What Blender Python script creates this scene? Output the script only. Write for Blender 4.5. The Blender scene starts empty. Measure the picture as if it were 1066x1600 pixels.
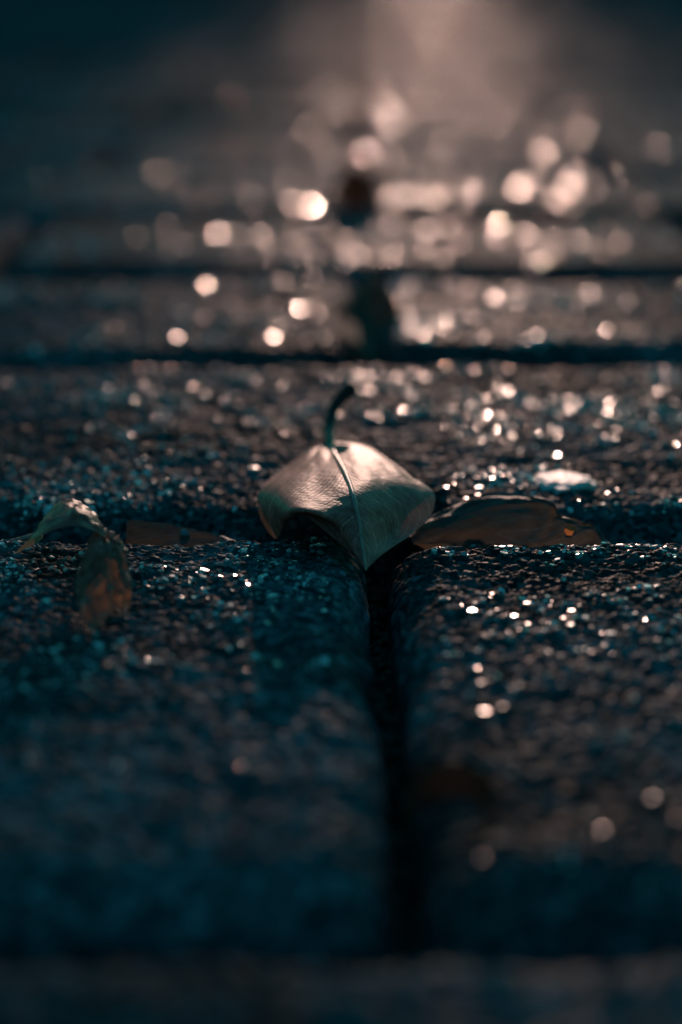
import bpy, math, random
import numpy as np
from mathutils import Vector, Matrix, Euler

random.seed(7)
SC = bpy.context.scene
COL = SC.collection
R = math.radians

# ------------------------------------------------------------------ camera
CAM_H, PITCH, LENS = 0.184, 13.4, 85.0
cam_d = bpy.data.cameras.new('camera')
cam = bpy.data.objects.new('camera', cam_d); COL.objects.link(cam)
cam.location = (0, 0, CAM_H)
cam.rotation_euler = (R(90 - PITCH), 0, 0)
cam_d.sensor_fit = 'VERTICAL'; cam_d.sensor_height = 36.0; cam_d.sensor_width = 24.0
cam_d.lens = LENS
cam_d.clip_start = 0.01; cam_d.clip_end = 2000
cam_d.dof.use_dof = True
cam_d.dof.focus_distance = 0.742
cam_d.dof.aperture_fstop = 85 / 16.7
cam_d.dof.aperture_blades = 0
SC.camera = cam

# ------------------------------------------------------------------ sky and sun
SUN_EL, SUN_AZ = 7.5, 2.2            # degrees; azimuth to the right of +Y
w = bpy.data.worlds.new('World'); SC.world = w; w.use_nodes = True
nt = w.node_tree; nt.nodes.clear()
sky = nt.nodes.new('ShaderNodeTexSky'); sky.sky_type = 'NISHITA'
sky.sun_disc = False; sky.sun_elevation = R(SUN_EL); sky.sun_rotation = R(SUN_AZ)
sky.ozone_density = 4.0; sky.dust_density = 1.0; sky.air_density = 1.0
tint = nt.nodes.new('ShaderNodeMix'); tint.data_type = 'RGBA'; tint.blend_type = 'MULTIPLY'
tint.inputs[0].default_value = 1.0; tint.inputs[7].default_value = (0.15, 0.96, 0.73, 1)
bg = nt.nodes.new('ShaderNodeBackground'); bg.inputs['Strength'].default_value = 0.15
wo = nt.nodes.new('ShaderNodeOutputWorld')
nt.links.new(sky.outputs[0], tint.inputs[6]); nt.links.new(tint.outputs[2], bg.inputs['Color'])
nt.links.new(bg.outputs[0], wo.inputs['Surface'])

sun_d = bpy.data.lights.new('sun', 'SUN'); sun_d.energy = 3.0; sun_d.angle = R(0.5)
sun_d.color = (1.0, 0.62, 0.50)
sun = bpy.data.objects.new('sun', sun_d); COL.objects.link(sun)
S = Vector((math.sin(R(SUN_AZ)) * math.cos(R(SUN_EL)), math.cos(R(SUN_AZ)) * math.cos(R(SUN_EL)), math.sin(R(SUN_EL))))
sun.rotation_euler = (-S).to_track_quat('-Z', 'Y').to_euler()
sun.location = (0.3, 8, 3)

SC.view_settings.view_transform = 'Standard'; SC.view_settings.look = 'None'
SC.view_settings.gamma = 1.0; SC.view_settings.use_curve_mapping = False
SC.view_settings.exposure = 0.32
SC.cycles.use_adaptive_sampling = False
SC.cycles.use_denoising = True
SC.cycles.sample_clamp_indirect = 4.0
SC.cycles.max_bounces = 6

# ------------------------------------------------------------------ helpers
FPX = 1600 * LENS / 36.0
def P(px, py, y):
    """point of the place at forward distance y that the photo shows at (px, py)"""
    ty = (800 - py) / FPX; tx = (px - 533) / FPX
    c, s = math.cos(R(PITCH)), math.sin(R(PITCH))
    d = Vector((tx, c + ty * s, -s + ty * c))
    t = y / d.y
    return Vector((d.x * t, y, CAM_H + d.z * t))

def Z(px, py, z):
    """point of the place at height z that the photo shows at (px, py)"""
    q = P(px, py, 1.0)
    t = (z - CAM_H) / (q.z - CAM_H)
    return Vector((q.x * t, t, z))

def tag(o, label=None, cat=None, kind=None, group=None):
    if label: o['label'] = label
    if cat: o['category'] = cat
    if kind: o['kind'] = kind
    if group: o['group'] = group
    return o

def empty(name, loc):
    o = bpy.data.objects.new(name, None); COL.objects.link(o); o.location = loc
    o.empty_display_size = 0.01
    return o

def link(name, me, mat, parent=None):
    o = bpy.data.objects.new(name, me); COL.objects.link(o)
    if mat and not me.materials: me.materials.append(mat)
    if parent:
        o.parent = parent
        o.matrix_parent_inverse = Matrix.Translation(-parent.location) if parent.type == 'EMPTY' else Matrix()
    return o

def mesh_np(name, V, F, smooth=True):
    """V (n,3) array, F (m,k) array of equal-sized faces"""
    me = bpy.data.meshes.new(name)
    V = np.asarray(V, np.float32); F = np.asarray(F, np.int32)
    m, k = F.shape
    me.vertices.add(len(V)); me.vertices.foreach_set('co', V.ravel())
    me.loops.add(m * k); me.loops.foreach_set('vertex_index', F.ravel())
    me.polygons.add(m); me.polygons.foreach_set('loop_start', np.arange(0, m * k, k, dtype=np.int32))
    me.polygons.foreach_set('use_smooth', np.full(m, smooth))
    me.update(calc_edges=True); me.validate()
    return me

# hash / noise ---------------------------------------------------------------
def hsh(ix, iy, k):
    n = (ix.astype(np.int64) * 374761393 + iy.astype(np.int64) * 668265263 + k * 1274126177) & 0xFFFFFFFF
    n = ((n ^ (n >> 13)) * 1274126177) & 0xFFFFFFFF
    n = (n ^ (n >> 16)) & 0xFFFFFFFF
    n = ((n ^ (n >> 15)) * 2246822519) & 0xFFFFFFFF
    return ((n ^ (n >> 13)) & 0xFFFFFF) / float(0xFFFFFF)

def vnoise(x, y, s, k):
    x = x / s; y = y / s
    ix = np.floor(x); iy = np.floor(y); fx = x - ix; fy = y - iy
    fx = fx * fx * (3 - 2 * fx); fy = fy * fy * (3 - 2 * fy)
    a = hsh(ix, iy, k); b = hsh(ix + 1, iy, k); c = hsh(ix, iy + 1, k); d = hsh(ix + 1, iy + 1, k)
    return (a * (1 - fx) + b * fx) * (1 - fy) + (c * (1 - fx) + d * fx) * fy

def grains(x, y, c, k, tilt=0.25, dens=1.0):
    """height of a layer of faceted grains of cell size c, in units of c"""
    gx = np.floor(x / c); gy = np.floor(y / c)
    h = np.zeros_like(x)
    for dx in (-1, 0, 1):
        for dy in (-1, 0, 1):
            jx = gx + dx; jy = gy + dy
            cx = (jx + hsh(jx, jy, k + 1)) * c; cy = (jy + hsh(jx, jy, k + 2)) * c
            rad = c * (0.45 + 0.45 * hsh(jx, jy, k + 3))
            H = 0.25 + 0.75 * hsh(jx, jy, k + 4)
            on = hsh(jx, jy, k + 5) < dens
            ax = (x - cx) / rad; ay = (y - cy) / rad
            q = ax * ax + ay * ay
            tx = (hsh(jx, jy, k + 6) - .5) * 2 * tilt; ty = (hsh(jx, jy, k + 7) - .5) * 2 * tilt
            b = (H + ax * tx + ay * ty) * np.clip((1 - q) * 1.9, 0, 1)
            h = np.maximum(h, np.where(on & (q < 1), b, 0))
    return h

# ------------------------------------------------------------------ materials
def new_mat(name):
    m = bpy.data.materials.new(name); m.use_nodes = True
    n = m.node_tree.nodes; l = m.node_tree.links
    return m, n, l, n['Principled BSDF']

def ramp(n, stops, interp='LINEAR'):
    r = n.new('ShaderNodeValToRGB'); r.color_ramp.interpolation = interp
    e = r.color_ramp.elements
    while len(e) < len(stops): e.new(0.5)
    for i, (p, c) in enumerate(stops):
        e[i].position = p; e[i].color = (*c, 1) if len(c) == 3 else c
    return r

def stone_mat(name, bump_d, rough=(0.5, 0.8)):
    m, n, l, b = new_mat(name)
    tc = n.new('ShaderNodeTexCoord'); oi = n.new('ShaderNodeObjectInfo')
    ad = n.new('ShaderNodeVectorMath'); ad.operation = 'MULTIPLY_ADD'
    ad.inputs[1].default_value = (1, 1, 1)
    cx = n.new('ShaderNodeCombineXYZ')
    mu = n.new('ShaderNodeMath'); mu.operation = 'MULTIPLY'; mu.inputs[1].default_value = 7.3
    l.new(oi.outputs['Random'], mu.inputs[0]); l.new(mu.outputs[0], cx.inputs[0]); l.new(mu.outputs[0], cx.inputs[1])
    l.new(tc.outputs['Object'], ad.inputs[0]); l.new(cx.outputs[0], ad.inputs[2])
    vo = n.new('ShaderNodeTexVoronoi'); vo.inputs['Scale'].default_value = 420
    l.new(ad.outputs[0], vo.inputs['Vector'])
    sp = n.new('ShaderNodeSeparateColor'); l.new(vo.outputs['Color'], sp.inputs[0])
    r1 = ramp(n, [(0.0, (0.016, 0.026, 0.029)), (0.35, (0.032, 0.051, 0.057)), (0.75, (0.062, 0.093, 0.102)), (1.0, (0.18, 0.21, 0.22))])
    l.new(sp.outputs[0], r1.inputs[0])
    no = n.new('ShaderNodeTexNoise'); no.inputs['Scale'].default_value = 26; no.inputs['Detail'].default_value = 5
    l.new(ad.outputs[0], no.inputs['Vector'])
    r2 = ramp(n, [(0.3, (0.55, 0.55, 0.55)), (0.7, (1.15, 1.15, 1.15))]); l.new(no.outputs[0], r2.inputs[0])
    mx = n.new('ShaderNodeMix'); mx.data_type = 'RGBA'; mx.blend_type = 'MULTIPLY'; mx.inputs[0].default_value = 1
    l.new(r1.outputs[0], mx.inputs[6]); l.new(r2.outputs[0], mx.inputs[7])
    tone = n.new('ShaderNodeMapRange'); tone.inputs[3].default_value = 0.78; tone.inputs[4].default_value = 1.25     # slabs differ in tone
    l.new(oi.outputs['Random'], tone.inputs[0])
    st = n.new('ShaderNodeTexNoise'); st.inputs['Scale'].default_value = 9; st.inputs['Detail'].default_value = 4
    l.new(ad.outputs[0], st.inputs['Vector'])
    rs = ramp(n, [(0.38, (0.62, 0.62, 0.60)), (0.58, (1.1, 1.1, 1.1))]); l.new(st.outputs[0], rs.inputs[0])          # old stains
    m3 = n.new('ShaderNodeMix'); m3.data_type = 'RGBA'; m3.blend_type = 'MULTIPLY'; m3.inputs[0].default_value = 1
    l.new(mx.outputs[2], m3.inputs[6]); l.new(rs.outputs[0], m3.inputs[7])
    m4 = n.new('ShaderNodeVectorMath'); m4.operation = 'SCALE'; l.new(m3.outputs[2], m4.inputs[0]); l.new(tone.outputs[0], m4.inputs['Scale'])
    l.new(m4.outputs[0], b.inputs['Base Color'])
    r3 = ramp(n, [(0.0, (rough[0],) * 3), (1.0, (rough[1],) * 3)]); l.new(sp.outputs[1], r3.inputs[0])
    l.new(r3.outputs[0], b.inputs['Roughness'])
    b.inputs['Specular IOR Level'].default_value = 0.006 if bump_d < .0006 else 0.001
    nb = n.new('ShaderNodeTexNoise'); nb.inputs['Scale'].default_value = 520; nb.inputs['Detail'].default_value = 3
    l.new(ad.outputs[0], nb.inputs['Vector'])
    bu = n.new('ShaderNodeBump'); bu.inputs['Strength'].default_value = 0.7; bu.inputs['Distance'].default_value = bump_d
    l.new(nb.outputs[0], bu.inputs['Height'])
    if bump_d > 0.0006:
        bu2 = n.new('ShaderNodeBump'); bu2.inputs['Strength'].default_value = 0.6; bu2.inputs['Distance'].default_value = 0.0012
        l.new(vo.outputs['Distance'], bu2.inputs['Height']); bu2.invert = True
        l.new(bu.outputs[0], bu2.inputs['Normal']); l.new(bu2.outputs[0], b.inputs['Normal'])
    else:
        l.new(bu.outputs[0], b.inputs['Normal'])
    return m

M_FINE = stone_mat('granite_grain', 0.0003)
M_FAR = stone_mat('granite', 0.0009, (0.6, 0.85))

def flake_mat():
    m, n, l, b = new_mat('mica')
    g = n.new('ShaderNodeNewGeometry')
    r = ramp(n, [(0, (0.12, 0.12, 0.12)), (0.6, (0.32, 0.31, 0.30)), (1, (0.7, 0.69, 0.67))])
    l.new(g.outputs['Random Per Island'], r.inputs[0]); l.new(r.outputs[0], b.inputs['Base Color'])
    wn = n.new('ShaderNodeTexWhiteNoise'); wn.noise_dimensions = '1D'; l.new(g.outputs['Random Per Island'], wn.inputs['W'])
    rr = n.new('ShaderNodeMapRange'); rr.inputs[3].default_value = 0.16; rr.inputs[4].default_value = 0.36
    l.new(wn.outputs['Value'], rr.inputs[0]); l.new(rr.outputs[0], b.inputs['Roughness'])
    b.inputs['IOR'].default_value = 1.62
    return m
M_FLAKE = flake_mat()

def soil_mat():
    m, n, l, b = new_mat('joint_sand')
    tc = n.new('ShaderNodeTexCoord')
    no = n.new('ShaderNodeTexNoise'); no.inputs['Scale'].default_value = 180; no.inputs['Detail'].default_value = 6
    l.new(tc.outputs['Object'], no.inputs['Vector'])
    r = ramp(n, [(0.3, (0.012, 0.011, 0.010)), (0.7, (0.05, 0.043, 0.037))]); l.new(no.outputs[0], r.inputs[0])
    l.new(r.outputs[0], b.inputs['Base Color']); b.inputs['Roughness'].default_value = 0.95
    bu = n.new('ShaderNodeBump'); bu.inputs['Distance'].default_value = 0.002; l.new(no.outputs[0], bu.inputs['Height'])
    l.new(bu.outputs[0], b.inputs['Normal'])
    return m

def leaf_mat(name, dark, light, rough=0.45, trans=0.25, vein=0.5, tcol=(0.45, 0.2, 0.08), spec=0.12):
    m, n, l, b = new_mat(name)
    uv = n.new('ShaderNodeUVMap')
    sep = n.new('ShaderNodeSeparateXYZ'); l.new(uv.outputs[0], sep.inputs[0])
    # slanting side veins: u + 0.45 |v|
    av = n.new('ShaderNodeMath'); av.operation = 'ABSOLUTE'; l.new(sep.outputs[1], av.inputs[0])
    ma = n.new('ShaderNodeMath'); ma.operation = 'MULTIPLY_ADD'; ma.inputs[1].default_value = -0.70
    l.new(av.outputs[0], ma.inputs[0]); l.new(sep.outputs[0], ma.inputs[2])
    cx = n.new('ShaderNodeCombineXYZ'); l.new(ma.outputs[0], cx.inputs[0])
    wv = n.new('ShaderNodeTexWave'); wv.wave_type = 'BANDS'; wv.bands_direction = 'X'
    wv.inputs['Scale'].default_value = 11; wv.inputs['Distortion'].default_value = 0.5
    wv.inputs['Detail'].default_value = 3; wv.inputs['Detail Scale'].default_value = 2.0
    va = n.new('ShaderNodeVectorMath'); va.operation = 'MULTIPLY_ADD'; va.inputs[1].default_value = (0, 0.10, 0)
    l.new(uv.outputs[0], va.inputs[0]); l.new(cx.outputs[0], va.inputs[2])
    l.new(va.outputs[0], wv.inputs['Vector'])
    tc = n.new('ShaderNodeTexCoord')
    no = n.new('ShaderNodeTexNoise'); no.inputs['Scale'].default_value = 70; no.inputs['Detail'].default_value = 6
    no.inputs['Roughness'].default_value = 0.65
    l.new(tc.outputs['Object'], no.inputs['Vector'])
    b.inputs['Specular IOR Level'].default_value = spec
    r = ramp(n, [(0.32, dark), (0.66, light)]); l.new(no.outputs[0], r.inputs[0])
    r2 = ramp(n, [(0.0, (1 - vein * .5,) * 3), (0.8, (1, 1, 1)), (1.0, (1 + vein * .5,) * 3)]); l.new(wv.outputs['Color'], r2.inputs[0])
    mx = n.new('ShaderNodeMix'); mx.data_type = 'RGBA'; mx.blend_type = 'MULTIPLY'; mx.inputs[0].default_value = 1
    l.new(r.outputs[0], mx.inputs[6]); l.new(r2.outputs[0], mx.inputs[7])
    # a few stronger side veins
    w2 = n.new('ShaderNodeTexWave'); w2.wave_type = 'BANDS'; w2.bands_direction = 'X'; w2.inputs['Scale'].default_value = 2.4
    w2.inputs['Distortion'].default_value = 0.4; w2.inputs['Detail'].default_value = 2
    l.new(va.outputs[0], w2.inputs['Vector'])
    r5 = ramp(n, [(0.0, (1, 1, 1)), (0.90, (1, 1, 1)), (0.985, (1 + vein * 1.6,) * 3)]); l.new(w2.outputs['Color'], r5.inputs[0])
    mxv = n.new('ShaderNodeMix'); mxv.data_type = 'RGBA'; mxv.blend_type = 'MULTIPLY'; mxv.inputs[0].default_value = 1
    l.new(mx.outputs[2], mxv.inputs[6]); l.new(r5.outputs[0], mxv.inputs[7]); mx = mxv
    # small dark freckles of decay
    vo = n.new('ShaderNodeTexNoise'); vo.inputs['Scale'].default_value = 420; vo.inputs['Detail'].default_value = 2
    l.new(tc.outputs['Object'], vo.inputs['Vector'])
    r4 = ramp(n, [(0.34, (0.45, 0.4, 0.38)), (0.46, (1, 1, 1))]); l.new(vo.outputs[0], r4.inputs[0])
    mx2 = n.new('ShaderNodeMix'); mx2.data_type = 'RGBA'; mx2.blend_type = 'MULTIPLY'; mx2.inputs[0].default_value = 0.7
    l.new(mx.outputs[2], mx2.inputs[6]); l.new(r4.outputs[0], mx2.inputs[7])
    l.new(mx2.outputs[2], b.inputs['Base Color']); b.inputs['Roughness'].default_value = rough
    bu = n.new('ShaderNodeBump'); bu.inputs['Strength'].default_value = 0.6; bu.inputs['Distance'].default_value = 0.0006
    bu.inputs['Strength'].default_value = 0.08
    l.new(wv.outputs['Color'], bu.inputs['Height'])
    bu2 = n.new('ShaderNodeBump'); bu2.inputs['Strength'].default_value = 0.5; bu2.inputs['Distance'].default_value = 0.0006
    l.new(vo.outputs[0], bu2.inputs['Height']); l.new(bu.outputs[0], bu2.inputs['Normal'])
    l.new(bu2.outputs[0], b.inputs['Normal'])
    tr = n.new('ShaderNodeBsdfTranslucent'); tr.inputs[0].default_value = (*tcol, 1)
    ms = n.new('ShaderNodeMixShader'); ms.inputs[0].default_value = trans
    out = n['Material Output']
    l.new(b.outputs[0], ms.inputs[1]); l.new(tr.outputs[0], ms.inputs[2]); l.new(ms.outputs[0], out.inputs['Surface'])
    return m

def plain_mat(name, c1, c2, scale=300, rough=0.6, bump=0.0004):
    m, n, l, b = new_mat(name)
    tc = n.new('ShaderNodeTexCoord')
    no = n.new('ShaderNodeTexNoise'); no.inputs['Scale'].default_value = scale; no.inputs['Detail'].default_value = 5
    l.new(tc.outputs['Object'], no.inputs['Vector'])
    r = ramp(n, [(0.3, c1), (0.7, c2)]); l.new(no.outputs[0], r.inputs[0]); l.new(r.outputs[0], b.inputs['Base Color'])
    b.inputs['Roughness'].default_value = rough; b.inputs['Specular IOR Level'].default_value = 0.15
    bu = n.new('ShaderNodeBump'); bu.inputs['Distance'].default_value = bump; l.new(no.outputs[0], bu.inputs['Height'])
    l.new(bu.outputs[0], b.inputs['Normal'])
    return m

# ------------------------------------------------------------------ pavement
GAP = 0.0060                    # joints running away from the camera
gapy = lambda i: 0.016 if i < 3 else (0.022 if i == 3 else 0.032)      # grooves across
JOINT_X = 0.0125
PW = 0.430                     # paver pitch sideways
GROOVES = [0.125, 0.437, 0.757, 1.076, 1.345, 1.655]
while GROOVES[-1] < 9.6: GROOVES.append(GROOVES[-1] + 0.305)
BEV_A, BEV_B, CORNER = 0.026, 0.018, 0.021
DEPTH = 0.055

me = mesh_np('pavement', [(-150, -30, -0.036), (150, -30, -0.036), (150, 400, -0.036), (-150, 400, -0.036)], [(0, 1, 2, 3)], False)
pavement = tag(link('pavement', me, soil_mat()), kind='structure')

def edge_drop(x, y, wd, ln):
    """rounded pillow shoulder of a wd x ln block: how far the top falls"""
    qx = (np.abs(x) - wd / 2) * 1.65 + CORNER; qy = np.abs(y) - (ln / 2 - CORNER)
    sd = np.hypot(np.maximum(qx, 0), np.maximum(qy, 0)) + np.minimum(np.maximum(qx, qy), 0) - CORNER
    sd = sd + .006 * (vnoise(x + 9, y + 9, .021, 77) - .5) + .003 * (vnoise(x + 9, y + 9, .007, 78) - .5)   # worn, chipped arris
    t = np.clip(1 + sd / BEV_A, 0, 1)                # 0 on the flat, 1 at the edge
    return BEV_B * (1 - np.sqrt(np.clip(1 - t ** 2.2, 0, 1))) + np.where(sd > 0, 0.6 * sd, 0)

def top_height(x, y, wd, ln, seed, detail):
    h = -edge_drop(x, y, wd, ln)
    h = h + 0.0022 * (vnoise(x + 9, y + 9, 0.045, seed) - .5) + 0.0012 * (vnoise(x + 9, y + 9, 0.014, seed + 3) - .5)
    if detail:
        h = h - 0.0012 + 0.00095 * grains(x + 9, y + 9, 0.0032, seed + 10, 0.40) \
              + 0.0010 * grains(x + 9, y + 9, 0.0068, seed + 20, 0.35, 0.35) \
              + 0.00050 * grains(x + 9, y + 9, 0.0018, seed + 30, 0.35)
    return h

def lines(a, b, f0, f1, fine, coarse):
    """grid lines from a to b: fine spacing inside f0..f1, coarse outside"""
    out = []
    for p, q, s in ((a, f0, coarse), (f0, f1, fine), (f1, b, coarse)):
        if q - p > 1e-6:
            out.extend(np.linspace(p, q, max(2, int(round((q - p) / s)) + 1))[:-1])
    return np.array(out + [b])

def paver_mesh(name, wd, ln, xs, ys, seed, detail):
    X, Y = np.meshgrid(xs, ys)
    Z = top_height(X, Y, wd, ln, seed, detail)
    nx, ny = len(xs), len(ys)
    V = np.stack([X, Y, Z], -1).reshape(-1, 3)
    I = np.arange(nx * ny).reshape(ny, nx)
    F = np.stack([I[:-1, :-1], I[:-1, 1:], I[1:, 1:], I[1:, :-1]], -1).reshape(-1, 4)
    ring = np.concatenate([I[0, :-1], I[:-1, -1], I[-1, :0:-1], I[:0:-1, 0]])
    B = V[ring].copy(); B[:, 2] = -DEPTH
    bi = np.arange(len(ring)) + len(V)
    r2 = np.roll(ring, -1); b2 = np.roll(bi, -1)
    Fs = np.stack([ring, bi, b2, r2], -1)
    return mesh_np(name, np.concatenate([V, B]), np.concatenate([F, Fs]))

far_meshes = {}
rng = np.random.default_rng(11)
slabs = []                     # (matrix, wd, ln, seed, detail, row, col)
TILT = {(3, 0): (-0.4, 0.3), (3, -1): (0.9, -0.5), (1, 0): (0.0, 0.0), (1, -1): (0.0, 0.0), (2, -1): (0.1, 0)}
for row in range(len(GROOVES) - 1):
    y0, y1 = GROOVES[row] + gapy(row) / 2, GROOVES[row + 1] - gapy(row + 1) / 2
    ln = y1 - y0; yc = (y0 + y1) / 2
    half = y1 * 0.141 + 0.35
    wd = PW - GAP
    for c in range(-30, 30):
        x0 = JOINT_X + (c + (0.5 if row % 2 == 0 else 0)) * PW + GAP / 2;      # running bond
        xc = x0 + wd / 2
        if x0 > half or x0 + wd < -half: continue
        near = row <= 3 and x0 < y1 * .141 and x0 + wd > -y1 * .141
        tx, ty = TILT.get((row, c), tuple(rng.normal(0, 0.45, 2)))
        rz = 0.7 if row == 1 else float(rng.normal(0, .18 if row < 3 else .35))
        dz = 0.0 if row in (1, 2) and near else float(rng.normal(0, 0.0012))
        seed = 100 + row * 37 + c * 101 + 5000
        if near:
            fx, cxs, fy, cys = {0: (.0011, .002, .0011, .002), 1: (.00052, .0011, .00055, .00095),
                                2: (.0008, .0014, .0009, .0012), 3: (.0015, .003, .0018, .003)}[row]
            vis = (y1 * 0.141 + 0.012)
            lx0, lx1 = max(-wd / 2, -vis - xc), min(wd / 2, vis - xc)
            xs = lines(-wd / 2, wd / 2, lx0, lx1, fx, cxs)
            fy0 = {0: 0.0, 1: ln / 2 - 0.13, 2: -ln / 2, 3: -ln / 2}[row]
            fy1 = {0: ln / 2, 1: ln / 2, 2: -ln / 2 + 0.12, 3: ln / 2}[row]
            ys = lines(-ln / 2, ln / 2, fy0, fy1, fy, cys)
            me = paver_mesh('paver', wd, ln, xs, ys, seed, True)
            mat = M_FINE; det = True
        else:
            k = (round(ln, 3), int(rng.integers(0, 4)))
            if k not in far_meshes:
                xs = np.linspace(-wd / 2, wd / 2, 101); ys = np.linspace(-ln / 2, ln / 2, 65)
                far_meshes[k] = (paver_mesh('paver', wd, ln, xs, ys, 900 + k[1] * 71, False), 900 + k[1] * 71)
            me, seed = far_meshes[k]
            mat = M_FAR; det = False
        o = link('paver', me, mat, pavement)
        o.location = (xc, yc, dz); o.rotation_euler = (R(tx), R(ty), R(rz))
        mtx = Matrix.Translation((xc, yc, dz)) @ Euler((R(tx), R(ty), R(rz))).to_matrix().to_4x4()
        slabs.append((mtx, wd, ln, seed, det, row, c))

# glittering mica flakes and bright grains set in the stone
def flakes():
    V, F4 = [], []
    n = 0
    for mtx, wd, ln, seed, det, row, c in slabs:
        yc = mtx.translation.y; xc = mtx.translation.x
        if abs(xc) - wd / 2 > (yc + .15) * 0.141 + 0.05: continue
        dens = {0: 700, 1: 75000, 2: 95000, 3: 50000, 4: 13000, 5: 6500}.get(row, 2200 if row < 10 else 900)
        lim = (yc + ln / 2) * 0.141 + .06
        xa, xb = max(-wd / 2 + .012, -lim - xc), min(wd / 2 - .012, lim - xc)
        if xb - xa < .02: continue
        dens *= {(3, 0): 2.4, (3, -1): .55, (4, -1): 1.2}.get((row, c), 1)
        cnt = int(dens * (xb - xa) * ln)
        m = cnt * 4
        x = rng.uniform(xa, xb, m); y = rng.uniform(-ln / 2 + .012, ln / 2 - .012, m)
        z = top_height(x, y, wd, ln, seed, det)
        if det:                                    # they sit on the grains that stand proud
            order = np.argsort(-(z + edge_drop(x, y, wd, ln)))[:cnt]
            order = np.sort(order)
        else: order = np.arange(cnt)
        if row == 1:                               # flakes thin out over the near half
            kp = (rng.uniform(0, 1, len(order)) < np.clip((y[order] + .06) / .16, .18, 1)); order = order[kp]
        pt = vnoise(x[order] + xc + 20, y[order] + yc + 20, .035, 501) * .6 + vnoise(x[order] + xc + 20, y[order] + yc + 20, .09, 502) * .4
        if row < 5: order = order[rng.uniform(0, 1, len(order)) < np.clip((pt - .33) * 4.5, .06, 1)]     # bright where mica gathers, dull elsewhere
        if (row, c) == (3, 0): order = order[rng.uniform(0, 1, len(order)) < np.clip(np.exp(-(x[order] + wd / 2 - .03) / .05), .12, 1)]
        cnt = len(order)
        x, y, z = x[order], y[order], z[order]
        base = {0: .0011, 1: .00065, 2: .00065, 3: .0009, 4: .0013, 5: .0016}.get(row, .0020 if row < 9 else .0013)
        rad = base * np.exp(rng.normal(0, .40, cnt))
        rad = np.minimum(rad, base * 2.6)
        tl = rng.normal(0, R(12), (cnt, 2))
        dx = 1e-3
        gx = -(edge_drop(x + dx, y, wd, ln) - edge_drop(x - dx, y, wd, ln)) / (2 * dx)
        gy = -(edge_drop(x, y + dx, wd, ln) - edge_drop(x, y - dx, wd, ln)) / (2 * dx)
        gx = gx + tl[:, 0]; gy = gy + tl[:, 1]
        a0 = rng.uniform(0, 6.28, cnt)
        Mx = np.array(mtx)
        K = 6
        ang = a0[:, None] + np.arange(K)[None] * (2 * math.pi / K) + rng.normal(0, .18, (cnt, K))
        rr = rad[:, None] * rng.uniform(.7, 1.15, (cnt, K))
        cs, sn = np.cos(ang), np.sin(ang)
        tops = np.stack([x[:, None] + rr * .86 * cs, y[:, None] + rr * .86 * sn,
                         z[:, None] + rad[:, None] * .22 + rr * .86 * (gx[:, None] * cs + gy[:, None] * sn)], -1)
        bots = np.stack([x[:, None] + rr * cs, y[:, None] + rr * sn,
                         z[:, None] - rad[:, None] * .9 + rr * (gx[:, None] * cs + gy[:, None] * sn)], -1)
        pts = np.concatenate([tops, bots], 1).reshape(-1, 3)          # 12 per flake
        pts = pts @ Mx[:3, :3].T + Mx[:3, 3]
        b0 = n + np.arange(cnt)[:, None] * 12
        quads = [[0, 1, 2, 3], [0, 3, 4, 5]] + [[6 + i, 6 + (i + 1) % 6, (i + 1) % 6, i] for i in range(6)]
        for q in quads: F4.append(b0 + np.array(q)[None])
        V.append(pts); n += cnt * 12
    me = mesh_np('mica_flakes', np.concatenate(V), np.concatenate(F4), False)
    o = link('mica_flakes', me, M_FLAKE, pavement); tag(o, kind='stuff')
    print('flakes', n // 12)
flakes()

# grit and crumbs caught in the joints
def grit():
    rg = np.random.default_rng(71)
    n1, n2 = 1500, 1800
    ya = rg.uniform(.44, .76, n1)
    a = np.stack([JOINT_X - np.tan(R(.7)) * (ya - .597) + rg.normal(0, .0032, n1), ya, rg.uniform(-.034, -.014, n1) - .004], -1)
    b = np.stack([rg.uniform(-.14, .14, n2), GROOVES[2] + rg.normal(0, .006, n2), rg.uniform(-.034, -.020, n2)], -1)
    C = np.concatenate([a, b]); n = len(C)
    oct_ = np.array([(1, 0, 0), (-1, 0, 0), (0, 1, 0), (0, -1, 0), (0, 0, 1), (0, 0, -1)], float)
    sz = (.0011 * np.exp(rg.normal(0, .45, n)))[:, None, None] * rg.uniform(.6, 1.3, (n, 6, 1))
    V = C[:, None] + oct_[None] * sz + rg.normal(0, .0002, (n, 6, 3))
    tri = np.array([(0, 2, 4), (2, 1, 4), (1, 3, 4), (3, 0, 4), (2, 0, 5), (1, 2, 5), (3, 1, 5), (0, 3, 5)])
    F = (np.arange(n)[:, None, None] * 6 + tri[None]).reshape(-1, 3)
    o = link('joint_grit', mesh_np('joint_grit', V.reshape(-1, 3), F, False), plain_mat('grit', (0.03, 0.025, 0.02), (0.14, 0.12, 0.10), 900, 0.9, 0.0002), pavement)
    tag(o, kind='stuff')
grit()

# ------------------------------------------------------------------ unseen greenery, added to shade the paving
def leaf_cloud(name, P0, size, mat, parent, seed):
    rg = np.random.default_rng(seed); n = len(P0)
    a = rg.normal(0, 1, (n, 3)); a /= np.linalg.norm(a, axis=1, keepdims=True)
    b = np.cross(a, rg.normal(0, 1, (n, 3))); b /= np.linalg.norm(b, axis=1, keepdims=True)
    sz = (size * rg.uniform(.7, 1.3, n))[:, None]
    V = np.stack([P0 - a * sz, P0 + b * sz * .45, P0 + a * sz, P0 - b * sz * .45], 1).reshape(-1, 3)
    me = mesh_np(name, V - np.array(parent.location), np.arange(n * 4).reshape(n, 4), False)
    o = bpy.data.objects.new(name, me); COL.objects.link(o); me.materials.append(mat); o.parent = parent
    return o
M_GREEN = plain_mat('foliage', (0.03, 0.055, 0.02), (0.06, 0.10, 0.035), 3, 0.6, 0.001)
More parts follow.
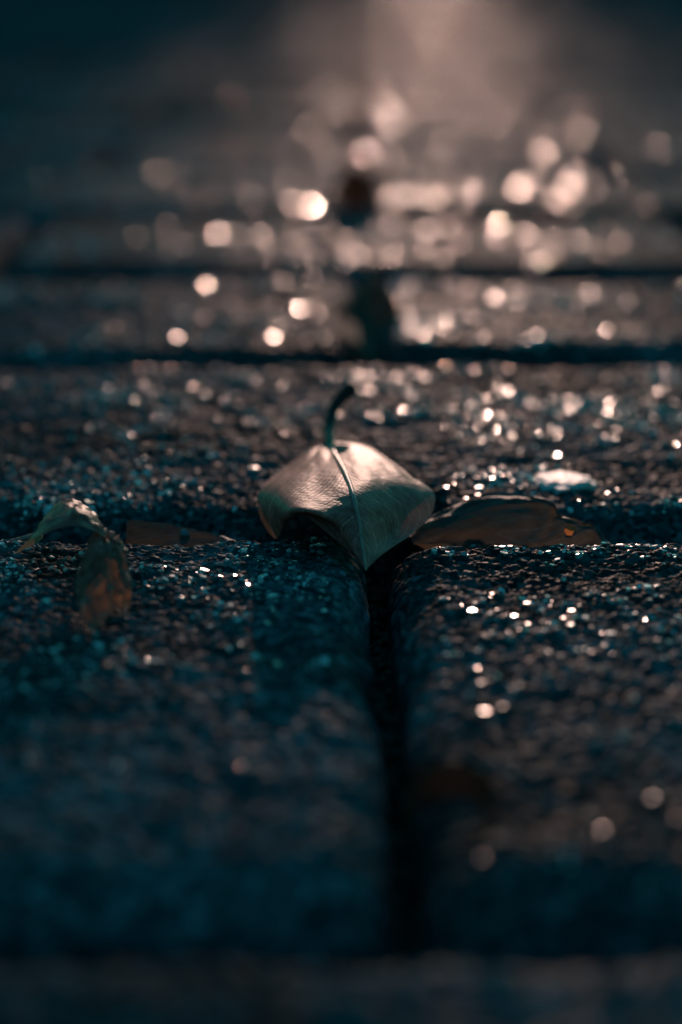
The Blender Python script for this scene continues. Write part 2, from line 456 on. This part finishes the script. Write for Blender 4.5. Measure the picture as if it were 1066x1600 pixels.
M_BARK = plain_mat('bark', (0.05, 0.04, 0.03), (0.12, 0.09, 0.07), 12, 0.9, 0.01)

def shade_hedge(label, x0, x1, y, h, dpt, seed):  # added out of view to darken the far sides of the paving
    e = tag(empty('shade_hedge', ((x0 + x1) / 2, y, -0.036)), label, 'shade_hedge')
    rg = np.random.default_rng(seed); n = int(36000 * (x1 - x0) / 2.5)
    q = np.stack([rg.uniform(x0, x1, n), y + rg.uniform(-dpt / 2, dpt / 2, n), rg.uniform(-.03, h, n)], -1)
    q[:, 2] *= 1 - .07 * vnoise(q[:, 0] + 50, q[:, 1], .3, seed)
    d = np.abs(q[:, 0] - 0.57) + .03 * (vnoise(q[:, 0] + 50, q[:, 2] + 50, .16, seed + 5) - .5)
    d = np.where(q[:, 0] > .57, d * 1.35, d * 1.1)
    keep = np.clip((d - .05) / .80, 0, 1) ** 1.25                       # thinned towards the gap to soften its shade
    q = q[rg.uniform(0, 1, n) < keep]
    leaf_cloud('foliage', q, .034, M_GREEN, e, seed)
    for k in range(int((x1 - x0) / .4)):
        xx = x0 + .2 + k * .4
        tube('stem', [(xx, y, -.036), (xx + .03, y, h * .4), (xx - .02, y + .03, h * .85)], [.02, .015, .006], M_BARK, e, 8, 6)

def shade_tree(label, x, y, bottom, top, rx, ry, seed):  # added out of view; its low crown darkens the near paving
    e = tag(empty('shade_tree', (x, y, -0.036)), label, 'shade_tree')
    rg = np.random.default_rng(seed)
    tube('trunk', [(x, y, -.036), (x + .03, y, .9), (x - .03, y + .05, 2.0), (x + .02, y, 3.4)], [.17, .13, .11, .05], M_BARK, e, 20, 10)
    for k in range(9):
        a = k * 2.4; r = rx * .7; z0 = 1.7 + k * .18
        tube('limb', [(x, y, z0), (x + math.cos(a) * r * .4, y + math.sin(a) * ry * .3, z0 + .5), (x + math.cos(a) * r, y + math.sin(a) * ry * .7, z0 + .8)], [.05, .035, .012], M_BARK, e, 12, 6)
    n = 26000
    t = rg.uniform(0, 1, n) ** 1.5
    a = rg.uniform(0, 6.283, n); rr = np.sqrt(rg.uniform(0, 1, n)) * np.sqrt(np.clip(1 - (t * .96) ** 2, 0, 1))
    q = np.stack([x + rx * rr * np.cos(a), y + ry * rr * np.sin(a), bottom + (top - bottom) * t], -1)
    q[:, 2] += .16 * (vnoise(q[:, 0] + 50, q[:, 1] * .2 + 50, .35, seed) - .5) * (1 - t)
    leaf_cloud('crown', q, .06, M_GREEN, e, seed)
def add_shade_greenery():
    shade_tree('unseen leafy crown on a trunk, added to shade the near paving', -1.6, 14.0, 1.893, 4.8, 4.2, 1.6, 3)
    shade_hedge('unseen clipped greenery left of the gap, added to shade the far paving', -4.2, 0.57, 14.2, 1.84, .6, 4)
    shade_hedge('unseen clipped greenery right of the gap, added to shade the far paving', 0.57, 4.6, 14.2, 1.84, .6, 5)

# ------------------------------------------------------------------ leaves
def catmull(pts, n):
    """resample a list of numpy rows along axis 0 with a Catmull-Rom spline"""
    pts = np.asarray(pts, float); m = len(pts)
    ext = np.concatenate([[2 * pts[0] - pts[1]], pts, [2 * pts[-1] - pts[-2]]])
    t = np.linspace(0, m - 1, n); i = np.minimum(t.astype(int), m - 2); f = (t - i)
    f = f.reshape((-1,) + (1,) * (pts.ndim - 1))
    p0, p1, p2, p3 = ext[i], ext[i + 1], ext[i + 2], ext[i + 3]
    return 0.5 * (2 * p1 + (p2 - p0) * f + (2 * p0 - 5 * p1 + 4 * p2 - p3) * f ** 2 + (3 * p1 - p0 - 3 * p2 + p3) * f ** 3)

def sheet(name, rows, mat, parent, nu=56, nv=40, thick=0.00035, rough=0.00012, seed=1, hole=None):
    """leaf blade: control rows (base to tip) of points across (left to right) -> thin closed sheet with uv = (u, -1..1)"""
    g = np.array([[tuple(p) for p in r] for r in rows])
    g = catmull(g, nu); g = np.swapaxes(catmull(np.swapaxes(g, 0, 1), nv), 0, 1)
    U, Vv = np.meshgrid(np.linspace(0, 1, nu), np.linspace(-1, 1, nv), indexing='ij')
    du = np.gradient(g, axis=0); dv = np.gradient(g, axis=1)
    N = np.cross(du, dv); N /= np.linalg.norm(N, axis=2, keepdims=True) + 1e-12
    if N[..., 2].mean() < 0: N = -N
    bump = (vnoise(U * 30 + 5, Vv * 18 + 5, 3.1, seed) - .5) + .5 * (vnoise(U * 30, Vv * 18, 1.3, seed + 2) - .5)
    edge = np.minimum(1, np.minimum(np.minimum(U, 1 - U) * 8, (1 - np.abs(Vv)) * 6 + .25))
    g = g + N * (bump * rough * 6 * edge)[..., None]
    # brittle, nibbled margin
    for e, inn in ((0, 2), (nv - 1, nv - 3)):
        j = .35 * (vnoise(U[:, e] * 60 + 3, U[:, e] * 0 + e, 1.0, seed + 9) - .35) + .5 * (vnoise(U[:, e] * 17 + 3, U[:, e] * 0 + e, 1.0, seed + 11) - .4)
        g[1:-1, e] += ((g[:, inn] - g[:, e]) * np.clip(j, -.3, .7)[:, None])[1:-1]
    I = np.arange(nu * nv).reshape(nu, nv); n = nu * nv
    A = np.stack([I[:-1, :-1], I[:-1, 1:], I[1:, 1:], I[1:, :-1]], -1).reshape(-1, 4)
    if hole is not None:
        uc = (U[:-1, :-1] + U[1:, 1:]).reshape(-1) / 2; vc = (Vv[:-1, :-1] + Vv[1:, 1:]).reshape(-1) / 2
        A = A[~hole(uc, vc)]
    org = np.array(parent.location)
    V = g.reshape(-1, 3) - org; F = A
    me = mesh_np(name, V, F)
    uvl = me.uv_layers.new(name='UVMap')
    uvs = np.stack([U.reshape(-1), Vv.reshape(-1)], -1)
    li = np.empty(len(me.loops), np.int32); me.loops.foreach_get('vertex_index', li)
    uvl.data.foreach_set('uv', uvs[li].astype(np.float32).ravel())
    o = bpy.data.objects.new(name, me); COL.objects.link(o); me.materials.append(mat); o.parent = parent
    return g

def tube(name, pts, radii, mat, parent, n=40, k=8, flat=1.0):
    p = catmull([tuple(q) for q in pts], n); r = catmull(np.array(radii)[:, None], n)[:, 0]
    t = np.gradient(p, axis=0); t /= np.linalg.norm(t, axis=1, keepdims=True)
    up = np.array([0.05, 0.1, 1.0]); a = np.cross(t, up); a /= np.linalg.norm(a, axis=1, keepdims=True); b = np.cross(a, t)
    ang = np.linspace(0, 2 * math.pi, k, endpoint=False)
    V = p[:, None] + r[:, None, None] * (np.cos(ang)[None, :, None] * a[:, None] + flat * np.sin(ang)[None, :, None] * b[:, None])
    V = V.reshape(-1, 3) - np.array(parent.location)
    I = np.arange(n * k).reshape(n, k)
    F = np.stack([I[:-1], np.roll(I, -1, 1)[:-1], np.roll(I, -1, 1)[1:], I[1:]], -1).reshape(-1, 4)
    V = np.concatenate([V, [p[0] - np.array(parent.location)], [p[-1] - np.array(parent.location)]])
    caps = []
    for end, ci in ((0, n * k), (n - 1, n * k + 1)):
        for j in range(0, k, 2): caps.append([ci, I[end, j], I[end, (j + 1) % k], I[end, (j + 2) % k]])
    me = mesh_np(name, V, np.concatenate([F, np.array(caps)]))
    o = bpy.data.objects.new(name, me); COL.objects.link(o); me.materials.append(mat); o.parent = parent
    return o

add_shade_greenery()

def rowpts(r): return [P(*q) for q in r]

# --- the big leaf standing over the joint
M_LEAF = leaf_mat('dry_leaf', (0.27, 0.050, 0.042), (0.60, 0.130, 0.100), 0.52, 0.12, 0.4, (0.8, 0.34, 0.2), 0.10)
M_RIB = plain_mat('leaf_rib', (0.34, 0.14, 0.11), (0.50, 0.22, 0.175), 500, 0.45, 0.0002)
M_STEM = plain_mat('leaf_stem', (0.014, 0.007, 0.006), (0.032, 0.015, 0.012), 500, 0.5, 0.0002)
leaf = tag(empty('fallen_leaf', P(572, 890, .70)),
           'large tan dry leaf arched over the joint, its tip towards the viewer', 'leaf')
rows = [
    [(507, 694, .0088), (510, 693, .0089), (514, 692, .0090), (519, 692, .0089), (524, 691, .0088)],
    [(478, 707, .0085), (495, 702, .0112), (520, 706, .0127), (548, 697, .0120), (572, 697, .0095)],
    [(436, 737, .0080), (475, 733, .0132), (534, 734, .0162), (584, 717, .0150), (614, 722, .0108)],
    [(405, 766, .0078), (458, 762, .0152), (546, 763, .0176), (608, 745, .0152), (650, 748, .0108)],
    [(404, 795, .0040), (458, 783, .0168), (552, 788, .0158), (624, 776, .0118), (677, 769, .0088)],
    [(430, 842, -.002), (462, 799, .0170), (557, 812, .0123), (628, 804, .0073), (673, 806, .0040)],
    [(458, 799, .0165), (502, 810, .0135), (562, 842, .0078), (612, 837, .0035), (642, 836, .0020)],
    [(528, 846, .0072), (546, 857, .0052), (568, 872, .0035), (588, 868, .0025), (600, 865, .0020)],
    [(570, 888, .0012), (571, 889, .0011), (572, 891, .0010), (573, 889, .0011), (574, 888, .0012)]]
g = sheet('blade', [[Z(*q) for q in r] for r in rows], M_LEAF, leaf, 72, 56, 0.0004, 0.0001, 3)
mid = g[:, 28]
tube('midrib', [mid[i] + np.array((0, 0, .0002)) for i in range(0, 72, 6)] + [mid[-1]],
     list(np.linspace(.0011, .0003, 13)), M_RIB, leaf, 60, 8, 0.7)
tube('stem', [P(518, 702, .824), P(514, 680, .852), P(516, 655, .864), P(526, 630, .872), P(548, 606, .880)],
     [.0017, .0019, .0021, .0023, .0028], M_STEM, leaf, 30, 10)

# --- the dark leaf lying on edge in the groove
M_DARK = leaf_mat('dark_leaf', (0.035, 0.014, 0.012), (0.13, 0.06, 0.052), 0.6, 0.09, 0.5, (0.5, 0.34, 0.2))
M_SPOT = leaf_mat('sunlit_spot', (0.55, 0.16, 0.05), (0.75, 0.27, 0.09), 0.6, 0.6, 0.1, (0.8, 0.24, 0.07))  # sunlight through the thin spot, partly put into its orange colour
gl = tag(empty('fallen_leaf', P(790, 848, .757)),
         'dark leaf in the groove right of the large leaf, with an orange spot', 'leaf')
topc = [(640, 838, .748), (672, 813, .757), (706, 800, .763), (745, 785, .768), (800, 775, .770), (848, 779, .764), (866, 790, .758), (871, 800, .757),
        (890, 806, .754), (910, 814, .751), (921, 816, .750), (931, 825, .747), (952, 846, .742)]
botc = [(650 + 305 * i / 12, 850 + 42 * math.sin(math.pi * i / 12) ** .7, .746 - .005 * i / 12) for i in range(13)]
rws = []
for a, b in zip(topc, botc):
    A = P(*a); B = P(*b); r = []
    for i, t in enumerate((0, .25, .5, .75, 1)):
        q = A.lerp(B, t); q.y += -.004 * math.sin(t * math.pi); r.append(q)
    k = len(rws)
    r[1] = r[0].lerp(r[1], .35); r[0] = r[0] + Vector((0, ([.002, .005, .008, .009, .006, .003, .002, .001] + [.0006] * 5)[k], -.0004))
    rws.append(r)
sg = sheet('blade', rws, M_DARK, gl, 80, 30, 0.0004, 0.0003, 9,
           hole=lambda u, v: ((u - .700) / .026) ** 2 + ((v + .26) / .08) ** 2 < 1)
ui, vi = int(.700 * 79), int(.37 * 29)
cpt = sg[ui, vi]; du = (sg[ui + 4, vi] - sg[ui - 4, vi]) / 8; dv = (sg[ui, vi + 3] - sg[ui, vi - 3]) / 6
sp_rows = []
for i in range(5):
    a = -1 + i * .5; wv_ = math.sqrt(max(0.02, 1 - a * a))
    sp_rows.append([Vector(cpt + du * a * 3.0 + dv * b * wv_ * 1.5 + np.array((0, -.0002, 0))) for b in (-1, -.5, 0, .5, 1)])
sheet('sunlit_spot', sp_rows, M_SPOT, gl, 14, 14, 0.0002, 0.00002, 4)

# --- the curled leaf on the left
M_CURL = leaf_mat('curled_leaf', (0.13, 0.026, 0.02), (0.42, 0.10, 0.075), 0.45, 0.28, 0.5, (0.85, 0.42, 0.22))
cl = tag(empty('fallen_leaf', P(160, 985, .648)),
         'curled brown dry leaf arching over the left front paver, with a thin pale stalk', 'leaf')
hood = [
    [(66, 842, .000), (76, 802, .0115), (108, 779, .0165), (143, 800, .0130), (156, 832, .007)],
    [(60, 846, .001), (72, 806, .0135), (109, 784, .0188), (147, 806, .0152), (161, 840, .0090)],
    [(54, 852, .002), (68, 816, .0155), (111, 795, .0210), (152, 815, .0175), (168, 848, .0115)],
    [(22, 866, .001), (50, 842, .0128), (112, 822, .0190), (160, 836, .0160), (178, 866, .0115)]]
sheet('blade', [[Z(*q) for q in r] for r in hood], M_CURL, cl, 30, 44, 0.0004, 0.0003, 21)
wall = [
    [(150, 822, .0168), (160, 824, .0165), (168, 826, .0160), (172, 829, .0158), (176, 833, .0150)],
    [(128, 868, .0118), (154, 857, .0135), (172, 850, .0145), (183, 848, .0145), (192, 851, .0130)],
    [(120, 908, .0072), (152, 892, .0098), (176, 880, .0112), (190, 880, .0108), (201, 886, .0090)],
    [(120, 948, .0032), (154, 928, .0060), (180, 914, .0072), (194, 914, .0068), (206, 922, .0052)],
    [(142, 990, .0005), (160, 972, .0012), (178, 955, .0022), (192, 950, .0022), (204, 950, .0014)]]
sheet('blade_flap', [[Z(*q) for q in r] for r in wall], M_CURL, cl, 40, 24, 0.0004, 0.00045, 23)
tube('stalk', [P(-40, 862, .728), P(0, 851, .735), P(30, 843, .741), P(66, 832, .748), P(100, 815, .752)],
     [.0009, .0008, .0008, .0007, .0006], M_RIB, cl, 24, 8)

# --- sliver of a leaf in the groove, left of the joint
sl = tag(empty('fallen_leaf', P(270, 850, .757)),
         'narrow dark leaf sliver in the groove between the curled leaf and the large leaf', 'leaf')
rws = []
for a, b in (((199, 815, .756), (196, 880, .743)), ((206, 813, .756), (206, 888, .742)), ((240, 816, .756), (240, 886, .742)), ((280, 822, .755), (280, 882, .742)),
             ((320, 830, .754), (320, 874, .748)), ((350, 838, .752), (350, 862, .744)), ((368, 845, .750), (370, 852, .747))):
    A = P(*a); B = P(*b); rws.append([A.lerp(B, t) + Vector((0, -.003 * math.sin(t * math.pi), 0)) for t in (0, .25, .5, .75, 1)])
sheet('blade', rws, M_DARK, sl, 40, 20, 0.0004, 0.00012, 33)

# --- brown leaf lying in the joint, far blurred
M_BROWN = leaf_mat('brown_leaf', (0.035, 0.02, 0.014), (0.075, 0.045, 0.03), 0.9, 0.05, 0.4, (0.4, 0.15, 0.06))
M_BLACK = leaf_mat('black_leaf', (0.018, 0.011, 0.008), (0.04, 0.024, 0.017), 0.95, 0.06, 0.3, (0.2, 0.08, 0.04))
def flat_leaf(label, base, length, width, yaw, pitch, arch, mat, seed):
    e = tag(empty('fallen_leaf', base), label, 'leaf')
    rot = Euler((R(pitch), 0, R(yaw))).to_matrix()
    prof = [0.04, .45, .8, .98, .95, .75, .42, .05]
    rws = []
    for i, wv_ in enumerate(prof):
        t = i / (len(prof) - 1)
        r = []
        for j in (-1, -.5, 0, .5, 1):
            x = j * wv_ * width / 2
            z = arch * (1 - (j * wv_) ** 2) + .004 * math.sin(t * 5 + j * 2 + seed)
            r.append(Vector(base) + rot @ Vector((x, t * length, z)))
        rws.append(r)
    gg = sheet('blade', rws, mat, e, 36, 24, .0004, .0002, seed)
    tube('stem', [gg[0, 12], gg[0, 12] + np.array(rot @ Vector((.002, -.012, .002))), gg[0, 12] + np.array(rot @ Vector((.005, -.024, .001)))],
         [.0008, .0009, .0011], M_STEM, e, 12, 8)
    return e
flat_leaf('brown leaf folded into the joint beyond the groove behind the large leaf', (0.0135, 1.085, -0.012), .15, .034, 0, 9.0, .004, M_BROWN, 2)
flat_leaf('small dark leaf shape added for the shaded joint far behind the large leaf', (0.010, 1.70, -0.006), .034, .038, -12, 62, .008, M_BLACK, 5)  # added dark sheet, stands in for the shade at the joint crossing

# --- curled strip of brown leaf at the joint, close to the camera
cs = tag(empty('leaf_curl', (0.0245, 0.478, 0.0)), 'dark brown ring-shaped curl of dry leaf beside the joint on the right front paver', 'leaf')
rws = []
for i in range(10):
    a = R(-60 + i * 30)
    cx_, cy_ = 0.0245, 0.478
    rr = .0070 + .0004 * i
    q = Vector((cx_ + rr * math.cos(a), cy_ + rr * 1.9 * math.sin(a), .002))
    rws.append([q + Vector((.0006 * t * math.cos(a), 0, .0008 + t * .0075)) for t in (0, .25, .5, .75, 1)])
sheet('blade', rws, M_BLACK, cs, 50, 10, .0004, .0001, 8)

# ------------------------------------------------------------------ loose stones
def lump(name, label, cat, loc, size, mat, seed, sub=4):
    import bmesh
    bm = bmesh.new(); bmesh.ops.create_icosphere(bm, subdivisions=sub, radius=1)
    co = np.array([v.co[:] for v in bm.verts])
    rg = np.random.default_rng(seed)
    for _ in range(9):                                    # knock flats off it
        nrm = rg.normal(0, 1, 3); nrm /= np.linalg.norm(nrm); d = rg.uniform(.55, .85)
        ex = np.maximum(co @ nrm - d, 0); co = co - ex[:, None] * nrm * .92
    co = co * (1 + .45 * (vnoise(co[:, 0] + 7, co[:, 1] + co[:, 2] * 1.7 + 7, .40, seed) - .5) + .25 * (vnoise(co[:, 0] + 7, co[:, 1] + co[:, 2] + 7, .17, seed + 4) - .5))[:, None]
    an = np.arctan2(co[:, 1], co[:, 0]); ca, sa = np.cos(an) * 2 + 9, np.sin(an) * 2 + 9
    co[:, :2] *= (1 + .5 * (vnoise(ca, sa, .8, seed) - .5) + .25 * (vnoise(ca, sa, .3, seed + 1) - .5))[:, None]
    for v, c in zip(bm.verts, co): v.co = Vector(c * np.array(size))
    for f in bm.faces: f.smooth = True
    me = bpy.data.meshes.new(name); bm.to_mesh(me); bm.free()
    o = link(name, me, mat); o.location = loc
    return tag(o, label, cat)
M_WHITE = plain_mat('quartz', (0.42, 0.40, 0.39), (0.78, 0.76, 0.74), 420, 0.5, 0.004)
M_GREY = plain_mat('grey_pebble', (0.12, 0.13, 0.13), (0.22, 0.23, 0.23), 500, 0.4, 0.0003)
q = P(875, 757, .812)
lump('stone_chip', 'flat white stone chip on the paver edge behind the dark groove leaf', 'stone', (q.x, .815, .0006), (.0100, .0145, .0021), M_WHITE, 4)
q = P(289, 836, .752)
lump('pebble', 'tiny round grey pebble on the groove edge at the dark leaf sliver', 'stone', q, (.0017, .0017, .0018), M_GREY, 8, 3)
